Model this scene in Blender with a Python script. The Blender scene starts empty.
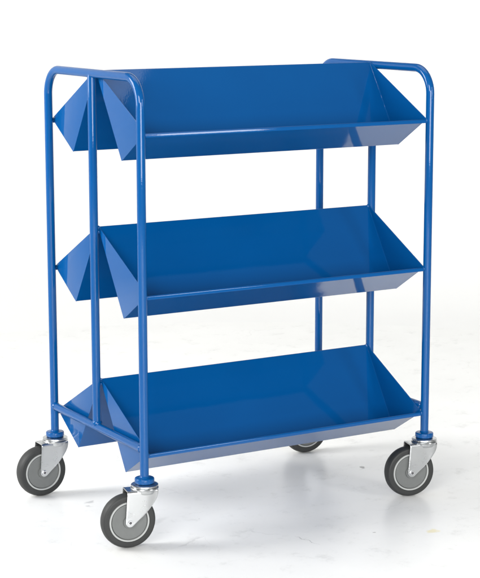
import bpy, bmesh, math, random
from mathutils import Vector, Matrix
random.seed(4)
PI = math.pi
scene = bpy.context.scene
COL = scene.collection

# ---------------------------------------------------------------- sizes (metres)
W, D, H = 0.7733, 0.4745, 1.0429        # tube axis to tube axis, height of the hoops' axis
TR = 0.0099                             # tube radius
HOOP_R = 0.060
Z_RAIL = 0.2215
Z_COL = 0.1575
RIDGES = (1.0508, 0.6943, 0.33625)
YB, HB = 0.1123, 0.1957                 # trough bottom: forward position, depth under the ridge
YT, HT = -0.0010, 0.1262                # outer lip
LIP = 0.0098
TH = 0.0014

# ---------------------------------------------------------------- materials
def new_mat(name):
    m = bpy.data.materials.new(name); m.use_nodes = True
    nt = m.node_tree
    return m, nt, nt.nodes['Principled BSDF']

def N(nt, t, **kw):
    n = nt.nodes.new(t)
    for k, v in kw.items():
        if k in n.inputs: n.inputs[k].default_value = v
        else: setattr(n, k, v)
    return n

def mix_col(nt, fac, a, b):
    n = nt.nodes.new('ShaderNodeMix'); n.data_type = 'RGBA'
    for sock, v in ((n.inputs[0], fac), (n.inputs[6], a), (n.inputs[7], b)):
        if hasattr(v, 'is_linked'): nt.links.new(v, sock)
        else: sock.default_value = v
    return n.outputs[2]

def mat_paint():
    m, nt, p = new_mat('blue_gloss_paint')
    tc = N(nt, 'ShaderNodeTexCoord')
    n1 = N(nt, 'ShaderNodeTexNoise', Scale=7.0, Detail=3.0)
    nt.links.new(tc.outputs['Object'], n1.inputs['Vector'])
    c = mix_col(nt, n1.outputs['Fac'], (0.0002, 0.065, 0.228, 1), (0.0004, 0.073, 0.247, 1))
    nt.links.new(c, p.inputs['Base Color'])
    n2 = N(nt, 'ShaderNodeTexNoise', Scale=260.0, Detail=2.0)     # fine orange peel
    n3 = N(nt, 'ShaderNodeTexNoise', Scale=9.0, Detail=1.0)       # sheet not perfectly flat
    nt.links.new(tc.outputs['Object'], n2.inputs['Vector']); nt.links.new(tc.outputs['Object'], n3.inputs['Vector'])
    b1 = N(nt, 'ShaderNodeBump', Strength=0.05, Distance=0.0006)
    b2 = N(nt, 'ShaderNodeBump', Strength=0.10, Distance=0.004)
    nt.links.new(n2.outputs['Fac'], b1.inputs['Height']); nt.links.new(n3.outputs['Fac'], b2.inputs['Height'])
    nt.links.new(b2.outputs['Normal'], b1.inputs['Normal'])
    nt.links.new(b1.outputs['Normal'], p.inputs['Normal']); nt.links.new(b1.outputs['Normal'], p.inputs['Coat Normal'])
    p.inputs['Roughness'].default_value = 0.42
    p.inputs['Specular IOR Level'].default_value = 0.03
    p.inputs['Coat Weight'].default_value = 0.68
    p.inputs['Coat Roughness'].default_value = 0.022
    nr = N(nt, 'ShaderNodeTexNoise', Scale=5.0, Detail=7.0, Roughness=0.7)          # slight dulling from handling
    nt.links.new(tc.outputs['Object'], nr.inputs['Vector'])
    mr = N(nt, 'ShaderNodeMapRange'); mr.inputs[1].default_value = 0.35; mr.inputs[2].default_value = 0.75; mr.inputs[3].default_value = 0.016; mr.inputs[4].default_value = 0.07
    nt.links.new(nr.outputs['Fac'], mr.inputs[0]); nt.links.new(mr.outputs[0], p.inputs['Coat Roughness'])
    return m

def mat_metal(name, col, rough, metal=1.0, scale=28.0):
    m, nt, p = new_mat(name)
    tc = N(nt, 'ShaderNodeTexCoord')
    n1 = N(nt, 'ShaderNodeTexNoise', Scale=scale, Detail=4.0)
    nt.links.new(tc.outputs['Object'], n1.inputs['Vector'])
    c = mix_col(nt, n1.outputs['Fac'], tuple(x * 0.93 for x in col) + (1,), tuple(min(1, x * 1.08) for x in col) + (1,))
    nt.links.new(c, p.inputs['Base Color'])
    mr = N(nt, 'ShaderNodeMapRange'); mr.inputs[3].default_value = rough * 0.8; mr.inputs[4].default_value = rough * 1.3
    nt.links.new(n1.outputs['Fac'], mr.inputs[0]); nt.links.new(mr.outputs[0], p.inputs['Roughness'])
    p.inputs['Metallic'].default_value = metal
    b = N(nt, 'ShaderNodeBump', Strength=0.03, Distance=0.001)
    nt.links.new(n1.outputs['Fac'], b.inputs['Height']); nt.links.new(b.outputs['Normal'], p.inputs['Normal'])
    return m

def mat_floor():
    m, nt, p = new_mat('white_studio_paint')
    L = nt.links
    geo = N(nt, 'ShaderNodeNewGeometry')
    n1 = N(nt, 'ShaderNodeTexNoise', Scale=3.2, Detail=6.0, Roughness=0.62)
    L.new(geo.outputs['Position'], n1.inputs['Vector'])
    r1 = N(nt, 'ShaderNodeMapRange'); r1.inputs[1].default_value = 0.35; r1.inputs[2].default_value = 0.7
    L.new(n1.outputs['Fac'], r1.inputs[0])
    base = mix_col(nt, r1.outputs[0], (0.90, 0.90, 0.88, 1), (0.86, 0.86, 0.84, 1))
    # faint trodden scuffs
    n2 = N(nt, 'ShaderNodeTexNoise', Scale=13.0, Detail=10.0, Roughness=0.82, Distortion=0.15)
    L.new(geo.outputs['Position'], n2.inputs['Vector'])
    r2 = N(nt, 'ShaderNodeMapRange'); r2.inputs[1].default_value = 0.55; r2.inputs[2].default_value = 0.66; r2.inputs[4].default_value = 0.50
    L.new(n2.outputs['Fac'], r2.inputs[0])
    base = mix_col(nt, r2.outputs[0], base, (0.62, 0.62, 0.60, 1))
    # small dirt flecks, sparse
    v = N(nt, 'ShaderNodeTexVoronoi', Scale=9.0); v.feature = 'F1'
    nd = N(nt, 'ShaderNodeTexNoise', Scale=40.0, Detail=3.0)
    L.new(geo.outputs['Position'], nd.inputs['Vector'])
    vm = N(nt, 'ShaderNodeVectorMath'); vm.operation = 'MULTIPLY_ADD'
    vm.inputs[1].default_value = (0.03, 0.03, 0); L.new(nd.outputs['Color'], vm.inputs[0]); L.new(geo.outputs['Position'], vm.inputs[2])
    L.new(vm.outputs[0], v.inputs['Vector'])
    sx = N(nt, 'ShaderNodeSeparateColor'); L.new(v.outputs['Color'], sx.inputs[0])
    thr = N(nt, 'ShaderNodeMapRange'); thr.inputs[1].default_value = 0.55; thr.inputs[2].default_value = 1.0; thr.inputs[3].default_value = 0.0; thr.inputs[4].default_value = 0.030
    L.new(sx.outputs[0], thr.inputs[0])
    lt = N(nt, 'ShaderNodeMath'); lt.operation = 'LESS_THAN'; L.new(v.outputs['Distance'], lt.inputs[0]); L.new(thr.outputs[0], lt.inputs[1])
    fm = N(nt, 'ShaderNodeMath'); fm.operation = 'MULTIPLY'; L.new(lt.outputs[0], fm.inputs[0]); fm.inputs[1].default_value = 0.5
    base = mix_col(nt, fm.outputs[0], base, (0.25, 0.25, 0.24, 1))
    # hairline cracks in the paint, broken up by noise
    v2 = N(nt, 'ShaderNodeTexVoronoi', Scale=3.1); v2.feature = 'DISTANCE_TO_EDGE'
    n4 = N(nt, 'ShaderNodeTexNoise', Scale=9.0, Detail=5.0)
    L.new(geo.outputs['Position'], n4.inputs['Vector'])
    vm2 = N(nt, 'ShaderNodeVectorMath'); vm2.operation = 'MULTIPLY_ADD'
    vm2.inputs[1].default_value = (0.22, 0.22, 0); L.new(n4.outputs['Color'], vm2.inputs[0]); L.new(geo.outputs['Position'], vm2.inputs[2])
    L.new(vm2.outputs[0], v2.inputs['Vector'])
    lt2 = N(nt, 'ShaderNodeMath'); lt2.operation = 'LESS_THAN'; L.new(v2.outputs['Distance'], lt2.inputs[0]); lt2.inputs[1].default_value = 0.0045
    n5 = N(nt, 'ShaderNodeTexNoise', Scale=5.0, Detail=4.0); L.new(geo.outputs['Position'], n5.inputs['Vector'])
    gt = N(nt, 'ShaderNodeMapRange'); gt.inputs[1].default_value = 0.54; gt.inputs[2].default_value = 0.66; L.new(n5.outputs['Fac'], gt.inputs[0]); gt.inputs[4].default_value = 0.30
    f2 = N(nt, 'ShaderNodeMath'); f2.operation = 'MULTIPLY'; L.new(lt2.outputs[0], f2.inputs[0]); L.new(gt.outputs[0], f2.inputs[1])
    base = mix_col(nt, f2.outputs[0], base, (0.5, 0.5, 0.48, 1))
    # marks seen in the photograph: (x, y, radius along, radius across, angle, colour, strength)
    marks = [(0.038, 0.361, .016, .006, 0.3, (.45, .45, .45), .7), (0.020, 0.33, .006, .010, 0.0, (.45, .45, .45), .5),
             (0.780, 0.272, .010, .006, 0.9, (.16, .16, .16), .8), (0.615, -0.249, .020, .011, 0.5, (.80, .72, .42), .75),
             (0.330, -0.158, .042, .0016, -1.40, (.35, .35, .34), .7), (0.50, -0.19, .004, .003, 0, (.3, .3, .3), .7),
             (0.09, 0.13, .060, .012, 0.5, (.68, .68, .67), .5), (0.10, -0.03, .05, .005, .4, (.6, .6, .59), .5)]
    for (x, y, a, b_, ang, c, s) in marks:
        mp = N(nt, 'ShaderNodeMapping'); mp.vector_type = 'TEXTURE'
        mp.inputs['Location'].default_value = (x, y, 0); mp.inputs['Rotation'].default_value = (0, 0, ang); mp.inputs['Scale'].default_value = (a, b_, 1)
        L.new(vm.outputs[0], mp.inputs['Vector'])
        mp.inputs['Location'].default_value = (x + 0.015, y + 0.015, 0)
        ln = N(nt, 'ShaderNodeVectorMath'); ln.operation = 'LENGTH'; L.new(mp.outputs[0], ln.inputs[0])
        rr = N(nt, 'ShaderNodeMapRange'); rr.inputs[1].default_value = 1.15; rr.inputs[2].default_value = 0.55; rr.inputs[3].default_value = 0; rr.inputs[4].default_value = s
        L.new(ln.outputs['Value'], rr.inputs[0])
        base = mix_col(nt, rr.outputs[0], base, c + (1,))
    L.new(base, p.inputs['Base Color'])
    p.inputs['Roughness'].default_value = 0.30
    p.inputs['Specular IOR Level'].default_value = 0.35
    b = N(nt, 'ShaderNodeBump', Strength=0.12, Distance=0.003)
    L.new(n1.outputs['Fac'], b.inputs['Height']); L.new(b.outputs['Normal'], p.inputs['Normal'])
    return m

def mat_plain(name, col, rough, spec=0.5, nscale=30.0, var=0.1, bump=0.05):
    m, nt, p = new_mat(name)
    tc = N(nt, 'ShaderNodeTexCoord'); n1 = N(nt, 'ShaderNodeTexNoise', Scale=nscale, Detail=5.0)
    nt.links.new(tc.outputs['Object'], n1.inputs['Vector'])
    c = mix_col(nt, n1.outputs['Fac'], tuple(x * (1 - var) for x in col) + (1,), tuple(x * (1 + var) for x in col) + (1,))
    nt.links.new(c, p.inputs['Base Color'])
    p.inputs['Roughness'].default_value = rough; p.inputs['Specular IOR Level'].default_value = spec
    b = N(nt, 'ShaderNodeBump', Strength=bump, Distance=0.001)
    nt.links.new(n1.outputs['Fac'], b.inputs['Height']); nt.links.new(b.outputs['Normal'], p.inputs['Normal'])
    return m

M_PAINT = mat_paint()
M_ZINC = mat_metal('bright_zinc', (0.50, 0.51, 0.515), 0.27)
M_BOLT = mat_metal('bolt_steel', (0.70, 0.71, 0.73), 0.25)
M_TYRE = mat_plain('grey_rubber', (0.024, 0.025, 0.0245), 0.55, 0.4, 45, 0.16, 0.1)
M_RING = mat_plain('pale_grey_plastic', (0.36, 0.37, 0.36), 0.4, 0.5, 40, 0.06)
M_DISC = mat_plain('grey_plastic', (0.125, 0.131, 0.128), 0.45, 0.5, 60, 0.10, 0.12)
M_DARK = mat_plain('dark_recess', (0.10, 0.10, 0.105), 0.6)
M_FLOOR = mat_floor()
M_BACK = mat_plain('white_backdrop_paint', (0.90, 0.90, 0.885), 0.7, 0.2, 1.6, 0.03, 0.02)

# ---------------------------------------------------------------- mesh helpers
def link(name, bm, mats, parent=None, smooth=True, sharp=35):
    bmesh.ops.recalc_face_normals(bm, faces=bm.faces)
    me = bpy.data.meshes.new(name)
    bm.to_mesh(me); bm.free()
    for m in (mats if isinstance(mats, (list, tuple)) else [mats]): me.materials.append(m)
    if smooth:
        for p in me.polygons: p.use_smooth = True
        me.set_sharp_from_angle(angle=math.radians(sharp))
    o = bpy.data.objects.new(name, me); COL.objects.link(o)
    if parent: o.parent = parent
    return o

def tube(bm, pts, r, seg=32, caps=True, up=Vector((1, 0, 0))):
    pts = [Vector(p) for p in pts]; rings = []
    for i, p in enumerate(pts):
        a = pts[max(i - 1, 0)]; b = pts[min(i + 1, len(pts) - 1)]
        t = (b - a).normalized()
        u = (up - t * up.dot(t)).normalized(); v = t.cross(u)
        rr = r[i] if isinstance(r, (list, tuple)) else r
        rings.append([bm.verts.new(p + (u * math.cos(2 * PI * k / seg) + v * math.sin(2 * PI * k / seg)) * rr) for k in range(seg)])
    for A, B in zip(rings, rings[1:]):
        for k in range(seg): bm.faces.new((A[k], A[(k + 1) % seg], B[(k + 1) % seg], B[k]))
    if caps: bm.faces.new(rings[0][::-1]); bm.faces.new(rings[-1])

def lathe(bm, prof, seg=64, axis='Z', origin=(0, 0, 0), mat=0, close=False):
    """prof: (radius, height) pairs"""
    O = Vector(origin); rings = []
    for (r, h) in prof:
        if r < 1e-7:
            v = Vector((0, 0, h)) if axis == 'Z' else Vector((0, h, 0))
            rings.append([bm.verts.new(O + v)]); continue
        ring = []
        for k in range(seg):
            c, s = math.cos(2 * PI * k / seg) * r, math.sin(2 * PI * k / seg) * r
            ring.append(bm.verts.new(O + (Vector((c, s, h)) if axis == 'Z' else Vector((c, h, s)))))
        rings.append(ring)
    pairs = list(zip(rings, rings[1:]))
    if close: pairs.append((rings[-1], rings[0]))
    for A, B in pairs:
        for k in range(seg):
            k2 = (k + 1) % seg
            if len(A) == 1 and len(B) == 1: break
            if len(A) == 1: f = bm.faces.new((A[0], B[k2], B[k]))
            elif len(B) == 1: f = bm.faces.new((A[k], A[k2], B[0]))
            else: f = bm.faces.new((A[k], A[k2], B[k2], B[k]))
            f.material_index = mat

def fillet(pts, r, n=4):
    """round the inner corners of a 2-D polyline"""
    out = [Vector(pts[0])]
    for i in range(1, len(pts) - 1):
        P = Vector(pts[i]); a = (Vector(pts[i - 1]) - P).normalized(); b = (Vector(pts[i + 1]) - P).normalized()
        half = math.acos(max(-1, min(1, a.dot(b)))) / 2
        d = r / math.tan(half); c = P + (a + b).normalized() * (r / math.sin(half))
        s, e = P + a * d, P + b * d
        a0 = math.atan2(*(s - c).yx); a1 = math.atan2(*(e - c).yx); da = (a1 - a0 + PI) % (2 * PI) - PI
        for k in range(n + 1):
            t = a0 + da * k / n; out.append(c + Vector((math.cos(t), math.sin(t))) * r)
    out.append(Vector(pts[-1]))
    return out

def offset(pts, d):
    out = []
    for i, p in enumerate(pts):
        t1 = (pts[i] - pts[i - 1]).normalized() if i else None
        t2 = (pts[i + 1] - pts[i]).normalized() if i < len(pts) - 1 else None
        t1 = t1 or t2; t2 = t2 or t1
        n1 = Vector((-t1.y, t1.x)); n2 = Vector((-t2.y, t2.x)); m = (n1 + n2).normalized()
        out.append(p + m * (d / max(0.3, m.dot(n1))))
    return out

def blob(bm, p, r, squash=(1, 1, 1), seed=0):
    rnd = random.Random(seed)
    g = bmesh.ops.create_icosphere(bm, subdivisions=2, radius=r)
    ph = [rnd.uniform(0, 6) for _ in range(3)]
    for v in g['verts']:
        k = 1 + 0.16 * math.sin(v.co.x / r * 3 + ph[0]) * math.sin(v.co.y / r * 3 + ph[1]) + 0.08 * math.sin(v.co.z / r * 5 + ph[2])
        v.co = Vector((v.co.x * squash[0], v.co.y * squash[1], v.co.z * squash[2])) * k + Vector(p)

# ---------------------------------------------------------------- the trolley
trolley = bpy.data.objects.new('book_trolley', None); COL.objects.link(trolley)
trolley.empty_display_size = 0.2
trolley['label'] = 'glossy blue steel book trolley with three tiers of sloping trays on four grey castors'
trolley['category'] = 'trolley'

# end frames: hoop, centre post, bottom rail, collars
def arc(cy, cz, a0, a1, r, n=14):
    return [(0, cy + r * math.cos(a0 + (a1 - a0) * k / n), cz + r * math.sin(a0 + (a1 - a0) * k / n)) for k in range(n + 1)]

def make_end_frame(x):
    bm = bmesh.new()
    pts = [(0, 0, 0.150), (0, 0, 0.6)] + arc(HOOP_R, H - HOOP_R, PI, PI / 2, HOOP_R) + [(0, D / 2, H)] \
        + arc(D - HOOP_R, H - HOOP_R, PI / 2, 0, HOOP_R) + [(0, D, 0.6), (0, D, 0.150)]
    tube(bm, pts, TR, 40)
    s = 1 if x < 0.1 else -1
    for i, zr in enumerate(RIDGES):           # weld spots where the tray lips meet the legs
        zt = zr - HT
        for j, y in enumerate((0.0, D)):
            blob(bm, (s * (TR + 0.0004), y + (0.0015 if j else -0.0015), zt - 0.004), 0.0030, (0.9, 1.0, 1.7), i * 2 + j + int(x * 9))
    f = link('end_frame', bm, M_PAINT, trolley); f.location = (x, 0, 0)
    bm = bmesh.new()
    tube(bm, [(0, D / 2, Z_RAIL), (0, D / 2, 0.6), (0, D / 2, H)], TR, 40)
    lathe(bm, [(TR, 0.0045), (TR + 0.0022, 0.0005), (TR + 0.0024, -0.003), (TR, -0.005)], 32, 'Z', (0, D / 2, Z_RAIL + TR))
    for i, zr in enumerate(RIDGES[1:]):
        blob(bm, (s * (TR + 0.0015), D / 2 - 0.002, zr - 0.005), 0.0036, (1.1, 1.0, 1.6), 20 + i)
        blob(bm, (s * (TR + 0.0005), D / 2 - 0.004, zr - 0.013), 0.0028, (1.0, 1.0, 1.5), 30 + i)
    link('centre_post', bm, M_PAINT, f)
    bm = bmesh.new()
    tube(bm, [(0, 0, Z_RAIL), (0, D / 2, Z_RAIL), (0, D, Z_RAIL)], TR * 0.96, 36, up=Vector((1, 0, 0)))
    for y, sg in ((TR, 1), (D - TR, -1)):
        lathe(bm, [(TR, 0.0045 * sg), (TR + 0.0006, 0.0022 * sg), (TR + 0.0012, 0.0002 * sg), (TR * .8, -0.003 * sg)], 32, 'Y', (0, y, Z_RAIL))
    link('bottom_rail', bm, M_PAINT, f)
    for y in (0, D):
        bm = bmesh.new()
        R = 0.0222; b = 0.0030; z0, z1 = Z_COL - 0.0125, Z_COL
        prof = [(0, z0), (R - b, z0)] + [(R - b + b * math.sin(t * PI / 8), z0 + b - b * math.cos(t * PI / 8)) for t in range(1, 5)]
        prof += [(R - b + b * math.cos(t * PI / 8), z1 - b + b * math.sin(t * PI / 8)) for t in range(0, 5)]
        prof += [(TR + 0.004, z1), (TR + 0.0015, z1 + 0.0012), (TR * 0.98, z1 + 0.004)]
        lathe(bm, prof, 48, 'Z', (0, y, 0))
        link('collar', bm, M_PAINT, f)
    return f

# trays: one folded sheet per tier (two troughs back to back) closed by four triangular end panels
def make_tray(zr):
    x0, x1 = TR + 0.0002, W - TR - 0.0002
    ridge = (D / 2, 0.0); B1 = (YB, -HB); T1 = (YT, -HT); F1 = (YT, -HT - LIP)
    B2 = (D - YB, -HB); T2 = (D - YT, -HT); F2 = (D - YT, -HT - LIP)
    pts = fillet([F1, T1, B1, ridge, B2, T2, F2], 0.0024, 5)
    a, b = offset(pts, TH / 2), offset(pts, -TH / 2)
    loop = a + b[::-1]
    bm = bmesh.new()
    e = 0.0008
    xs = [x0 + e] + [x0 + (x1 - x0) * k / 8 for k in range(1, 8)] + [x1 - e]
    rings = [[bm.verts.new((x, p.x, p.y)) for p in loop] for x in xs]
    n = len(loop)
    for A, Bq in zip(rings, rings[1:]):
        for k in range(n): bm.faces.new((A[k], A[(k + 1) % n], Bq[(k + 1) % n], Bq[k]))
    m = len(pts)
    for R in (rings[0], rings[-1]):
        for k in range(m - 1): bm.faces.new((R[k], R[k + 1], R[n - 2 - k], R[n - 1 - k]))
    t = link('tray', bm, M_PAINT, trolley, sharp=30); t.location = (0, 0, zr)
    for side in (0, 1):
        for tri in ((ridge, B1, T1), (ridge, B2, T2)):
            P = [Vector(q) for q in tri]; c = sum(P, Vector((0, 0))) / 3
            if (P[1] - P[0]).cross(P[2] - P[0]) < 0: P = P[::-1]
            o = []
            for i in range(3):                               # grow the outline by half the sheet thickness
                p = P[i]; u = (P[i - 1] - p).normalized(); v = (P[(i + 1) % 3] - p).normalized()
                half = math.acos(u.dot(v)) / 2
                o.append(p - (u + v).normalized() * (TH * 0.55 / max(0.35, math.sin(half))))
            # round the three corners a little
            q = []
            for i in range(3):
                p = o[i]; u = (o[i - 1] - p).normalized(); v = (o[(i + 1) % 3] - p).normalized(); d = 0.0022
                for k in range(4):
                    s = k / 3; q.append((p + u * d) * (1 - s) ** 2 + p * 2 * s * (1 - s) + (p + v * d) * s ** 2)
            xa, xb = (x0, x0 + TH) if side == 0 else (x1 - TH, x1)
            bm = bmesh.new()
            A = [bm.verts.new((xa, w.x, w.y)) for w in q]; Bv = [bm.verts.new((xb, w.x, w.y)) for w in q]
            bm.faces.new(A); bm.faces.new(Bv)
            for k in range(len(q)): bm.faces.new((A[k], A[(k + 1) % len(q)], Bv[(k + 1) % len(q)], Bv[k]))
            bmesh.ops.recalc_face_normals(bm, faces=bm.faces)
            ed = [e_ for e_ in bm.edges if abs(e_.verts[0].co.x - e_.verts[1].co.x) < 1e-6]
            bmesh.ops.bevel(bm, geom=ed, offset=0.0003, segments=2, profile=0.5, affect='EDGES')
            # painted weld seam inside the trough, along the back and the lip
            xi = xb if side == 0 else xa; sx = 1 if side == 0 else -1
            rd, bt, tp = [Vector(w_) for w_ in tri]; inw = (rd + bt + tp) / 3
            rnd = random.Random(int(zr * 100) + side * 7 + int(bt.x * 50))
            for (p0, p1) in ((rd, bt), (bt, tp)):
                dn = Vector((-(p1 - p0).y, (p1 - p0).x)).normalized()
                if dn.dot(inw - p0) < 0: dn = -dn
                k = 26; line = []; rad = []
                for i in range(k + 1):
                    w_ = p0.lerp(p1, 0.03 + 0.94 * i / k) + dn * (0.0007 + rnd.uniform(-.00012, .00012))
                    line.append((xi + sx * rnd.uniform(-.0002, .0002), w_.x, w_.y)); rad.append(0.0009 * rnd.uniform(0.75, 1.25))
                tube(bm, line, rad, 8)
            link('end_panel', bm, M_PAINT, t, sharp=40)
    return t

# castors: local origin on the floor under the swivel axis, wheel trailing along +X, axle along Y
def make_caster():
    OFF, R = 0.0395, 0.0625
    root_bm = bmesh.new()
    # fork: an inverted U of steel plate; outline of each cheek from (x range at height z)
    hw, fr, ztop = 0.0205, 0.005, 0.1330
    Rb = 0.0102
    def xl(z):     # wheel-side edge (away from the stem)
        if z <= R: return OFF + math.sqrt(max(0, Rb ** 2 - (R - z) ** 2))
        return OFF + Rb - 0.0050 * (z - R) / (ztop - R)
    right = [(R - 0.0102 * 0.80, OFF - Rb * 0.60), (0.0655, OFF - 0.0188), (0.075, OFF - 0.0305), (0.086, OFF - 0.0415), (0.098, OFF - 0.0515), (0.108, OFF - 0.0590), (0.116, OFF - 0.0635), (0.124, OFF - 0.0655), (ztop, OFF - 0.0660)]
    def xr(z):
        if z <= right[0][0]: return OFF - math.sqrt(max(0, Rb ** 2 - (R - z) ** 2))
        for (za, xa), (zb, xb) in zip(right, right[1:]):
            if z <= zb: return xa + (xb - xa) * (z - za) / (zb - za)
        return right[-1][1]
    zs = [R - Rb * math.cos(t * PI / 2 / 10) for t in range(0, 11)] + [R + 0.004 * k for k in range(1, 17)]
    zs = [z for z in zs if z < ztop - fr]
    path = [(hw, z) for z in zs] + [(hw - fr + fr * math.cos(t * PI / 10), ztop - fr + fr * math.sin(t * PI / 10)) for t in range(0, 6)]
    path = path + [(hw * 0.4, ztop)] + [(-y, z) for (y, z) in ([(hw * 0.4, ztop)] + path[::-1])]
    NC = 14; grid = []
    for (y, z) in path:
        a, b = xr(z), xl(z); row = []
        for k in range(NC + 1):
            x = a + (b - a) * k / NC
            # cheeks pinch in round the stem side of the swivel head
            pin = max(0.0, (0.004 - x) / 0.030); yy = y * (1 - 0.16 * pin * pin)
            row.append(root_bm.verts.new((x, yy, z)))
        grid.append(row)
    for A, Bq in zip(grid, grid[1:]):
        for k in range(NC): root_bm.faces.new((A[k], A[k + 1], Bq[k + 1], Bq[k]))
    bmesh.ops.remove_doubles(root_bm, verts=root_bm.verts, dist=1e-5)
    c = link('caster', root_bm, M_ZINC, trolley)
    md = c.modifiers.new('s', 'SOLIDIFY'); md.thickness = 0.0026; md.offset = 0
    mb = c.modifiers.new('b', 'BEVEL'); mb.width = 0.0006; mb.segments = 2; mb.limit_method = 'ANGLE'; mb.angle_limit = math.radians(50)
    bpy.context.view_layer.update()
    dg = bpy.context.evaluated_depsgraph_get()
    me = bpy.data.meshes.new_from_object(c.evaluated_get(dg)); c.modifiers.clear(); c.data = me
    for p in me.polygons: p.use_smooth = True
    me.set_sharp_from_angle(angle=math.radians(40))
    # swivel head: domed plate, ball race and washer under the collar
    bm = bmesh.new()
    lathe(bm, [(0, 0.1325), (0.024, 0.1325), (0.0295, 0.1318), (0.0312, 0.1330), (0.0318, 0.1350), (0.0310, 0.1366), (0.0288, 0.1374), (0.0284, 0.1380),
               (0.0300, 0.1388), (0.0308, 0.1404), (0.0304, 0.1422), (0.0288, 0.1432), (0.026, 0.1436), (0.020, 0.1446), (0.012, 0.1470), (0, 0.1470)], 56)
    lathe(bm, [(0, 0.1210), (0.018, 0.1210), (0.0245, 0.1235), (0.0262, 0.1270), (0.0262, 0.1322), (0, 0.1322)], 56)
    link('swivel_head', bm, M_ZINC, c)
    bm = bmesh.new()
    prof = [(0.0462, -0.0145), (0.047, -0.0158), (0.0555, -0.0158)]
    prof += [(0.0555 + 0.0045 * math.sin(t * PI / 12), -0.0113 - 0.0045 * math.cos(t * PI / 12)) for t in range(1, 5)]
    prof += [(0.0608, -0.0095), (0.0620, -0.0060), (0.0625, 0)]
    prof = prof + [(r, -h) for r, h in prof[-2::-1]]
    lathe(bm, prof, 96, 'Y', (OFF, 0, R), close=True)
    link('tyre', bm, M_TYRE, c)
    bm = bmesh.new()
    half = [(0.0464, -0.0142), (0.0458, -0.0160), (0.0450, -0.0166), (0.0430, -0.0166), (0.0420, -0.0158), (0.0416, -0.0120)]
    prof = half + [(r, -h) for r, h in half[::-1]]
    lathe(bm, prof, 96, 'Y', (OFF, 0, R), close=True)
    rim = link('rim', bm, M_RING, c)
    bm = bmesh.new()
    for s in (-1, 1):
        lathe(bm, [(0.0417, s * .010), (0.0408, s * .0118), (0.0404, s * .0142), (0.0396, s * .0149), (0.037, s * .0149), (0.030, s * .0142), (0.015, s * .0142), (0.014, s * .0182), (0, s * .0182)], 96, 'Y', (OFF, 0, R))
    link('wheel_disc', bm, M_DISC, c)
    bm = bmesh.new()
    for s in (-1, 1):
        y0 = hw + 0.0012
        lathe(bm, [(0.0062, s * (y0 - 0.001)), (0.0062, s * (y0 + 0.0018)), (0.0054, s * (y0 + 0.0026)), (0.0036, s * (y0 + 0.0026)), (0.0034, s * (y0 + 0.0022))], 6 if s > 0 else 32, 'Y', (OFF, 0, R))
        lathe(bm, [(0.0034, s * (y0 + 0.0022)), (0.0030, s * (y0 + 0.0004)), (0, s * (y0 + 0.0004))], 32, 'Y', (OFF, 0, R), mat=1)
    lathe(bm, [(0.004, -hw), (0.004, hw)], 16, 'Y', (OFF, 0, R))
    link('axle_bolt', bm, [M_BOLT, M_DARK], c, sharp=30)
    return c

def copy_part(o, parent):
    c = o.copy(); COL.objects.link(c); c.parent = parent
    for ch in [q for q in o.children]: copy_part(ch, c)
    return c

make_end_frame(0.0); make_end_frame(W)
tray = make_tray(RIDGES[0])
for zr in RIDGES[1:]:
    t = copy_part(tray, trolley); t.location = (0, 0, zr)
cast = make_caster()
for i, (x, y, ph) in enumerate([(0, 0, 2.93), (0, D, 3.13), (W, 0, 2.905), (W, D, 3.03)]):
    c = cast if i == 0 else copy_part(cast, trolley)
    c.location = (x, y, 0); c.rotation_euler = (0, 0, ph)

# ---------------------------------------------------------------- floor and cove
CX, CY = 0.45, 0.25
VA = PI / 2 - 0.50                     # direction the camera looks along, as an angle
R0, RC, TOPZ = 2.15, 1.6, 3.2
HALF_L, HALF_R = math.radians(112), math.radians(64)
bm = bmesh.new()
cen = bm.verts.new((CX, CY, 0)); ring = []
NA = 144
for k in range(NA):
    a = -PI + 2 * PI * k / NA
    r = R0 if -HALF_R <= a <= HALF_L else 9.0
    ring.append(bm.verts.new((CX + r * math.cos(VA + a), CY + r * math.sin(VA + a), 0)))
for k in range(NA): bm.faces.new((cen, ring[k], ring[(k + 1) % NA]))
fl = link('floor', bm, M_FLOOR, smooth=False)
fl['kind'] = 'structure'; fl['label'] = 'white painted studio floor with faint scuffs and flecks'
bm = bmesh.new(); rows = []
prof = [(R0 + RC * math.sin(t * PI / 2 / 20), RC - RC * math.cos(t * PI / 2 / 20)) for t in range(21)] + [(R0 + RC, TOPZ)]
ks = [k for k in range(NA) if -HALF_R <= -PI + 2 * PI * k / NA <= HALF_L]
for k in ks:
    a = VA - PI + 2 * PI * k / NA
    rows.append([bm.verts.new((CX + r * math.cos(a), CY + r * math.sin(a), z)) for r, z in prof])
for A, Bq in zip(rows, rows[1:]):
    for j in range(len(prof) - 1): bm.faces.new((A[j], A[j + 1], Bq[j + 1], Bq[j]))
bd = link('backdrop', bm, M_BACK); bd['kind'] = 'structure'; bd['label'] = 'seamless white curved studio backdrop'

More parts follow.
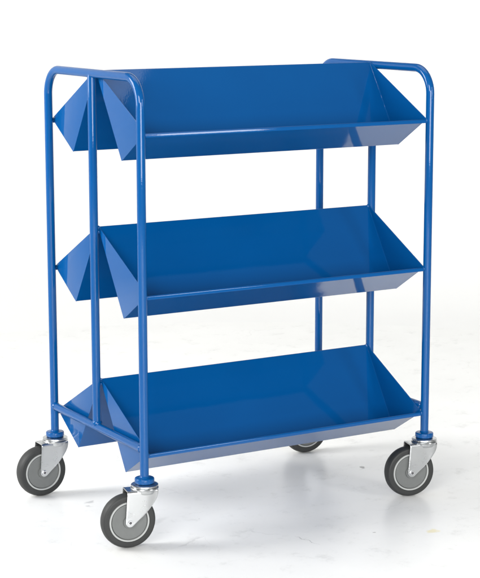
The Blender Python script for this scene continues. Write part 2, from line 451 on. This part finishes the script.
# ---------------------------------------------------------------- lights
def area(name, loc, target, sx, sy, power, col=(1, 1, 1), spread=180):
    l = bpy.data.lights.new(name, 'AREA'); l.shape = 'RECTANGLE'; l.size = sx; l.size_y = sy; l.energy = power; l.color = col; l.spread = math.radians(spread)
    o = bpy.data.objects.new(name, l); COL.objects.link(o); o.location = loc
    o.rotation_euler = (Vector(target) - Vector(loc)).to_track_quat('-Z', 'Y').to_euler()
    return o
vd = Vector((math.cos(VA), math.sin(VA), 0)); vr = Vector((math.sin(VA), -math.cos(VA), 0)); O = Vector((CX, CY, 0))
area('backdrop_lamp', O + vd * 1.3 + vr * 1.3 + Vector((0, 0, 3.4)), O + vd * 3.4 + vr * 1.4 + Vector((0, 0, 0.4)), 1.6, 0.8, 2.0, spread=125)
area('backdrop_lamp', O + vd * 0.6 - vr * 1.6 + Vector((0, 0, 3.6)), O + vd * 3.4 - vr * 1.8 + Vector((0, 0, 0.4)), 1.6, 0.8, 2.0, spread=125)
area('overhead_fill', O + vd * 0.6 + Vector((0, 0, 3.9)), O + vd * 0.7, 3.0, 2.4, 42)  # unseen fill light, added to brighten the floor around and behind the trolley
area('left_softbox', O - vr * 2.5 - vd * 0.2 + Vector((0, 0, 1.6)), O + vd * 0.25 + Vector((0, 0, .7)), 1.0, 1.6, 36, spread=130)
area('right_softbox', (1.85, -2.95, 1.5), O + Vector((0, 0, .6)), 0.45, 1.2, 26)

area('front_softbox', O - vd * 5.6 - vr * 2.0 + Vector((0, 0, 2.6)), O + Vector((0, 0, .3)) + vd * 0.3, 3.0, 2.0, 232)
area('low_front_fill', O - vd * 5.2 + vr * 1.0 + Vector((0, 0, 1.1)), O + Vector((0, 0, .2)), 2.8, 1.4, 165)  # added low fill, reaches under the bottom tray to lift the floor shade

w = bpy.data.worlds.new('World'); scene.world = w; w.use_nodes = True
w.node_tree.nodes['Background'].inputs[0].default_value = (1.0, 1.0, 1.0, 1)
w.node_tree.nodes['Background'].inputs[1].default_value = 0.18

# ---------------------------------------------------------------- camera
cd = bpy.data.cameras.new('camera'); cam = bpy.data.objects.new('camera', cd); COL.objects.link(cam)
cd.sensor_fit = 'HORIZONTAL'; cd.sensor_width = 36.0; cd.lens = 1740.08 / 480 * 36.0
cd.clip_start = 0.05; cd.clip_end = 100
yaw, pitch, roll = 0.53538, -0.17492, -0.00132
fwd = Vector((math.sin(yaw) * math.cos(pitch), math.cos(yaw) * math.cos(pitch), math.sin(pitch)))
rt = Vector((math.cos(yaw), -math.sin(yaw), 0)); up = rt.cross(fwd)
c_, s_ = math.cos(roll), math.sin(roll)
R_, U_ = rt * c_ + up * s_, -rt * s_ + up * c_
m = Matrix((R_, U_, -fwd)).transposed().to_4x4(); m.translation = Vector((-1.72806, -3.33182, 1.24608))
cam.matrix_world = m
scene.camera = cam

scene.render.engine = 'CYCLES'
scene.cycles.max_bounces = 12; scene.cycles.diffuse_bounces = 6; scene.cycles.glossy_bounces = 6
scene.render.resolution_x, scene.render.resolution_y = 850, 1024
scene.view_settings.view_transform = 'Standard'; scene.view_settings.look = 'None'
scene.view_settings.exposure = 0.04; scene.view_settings.gamma = 1
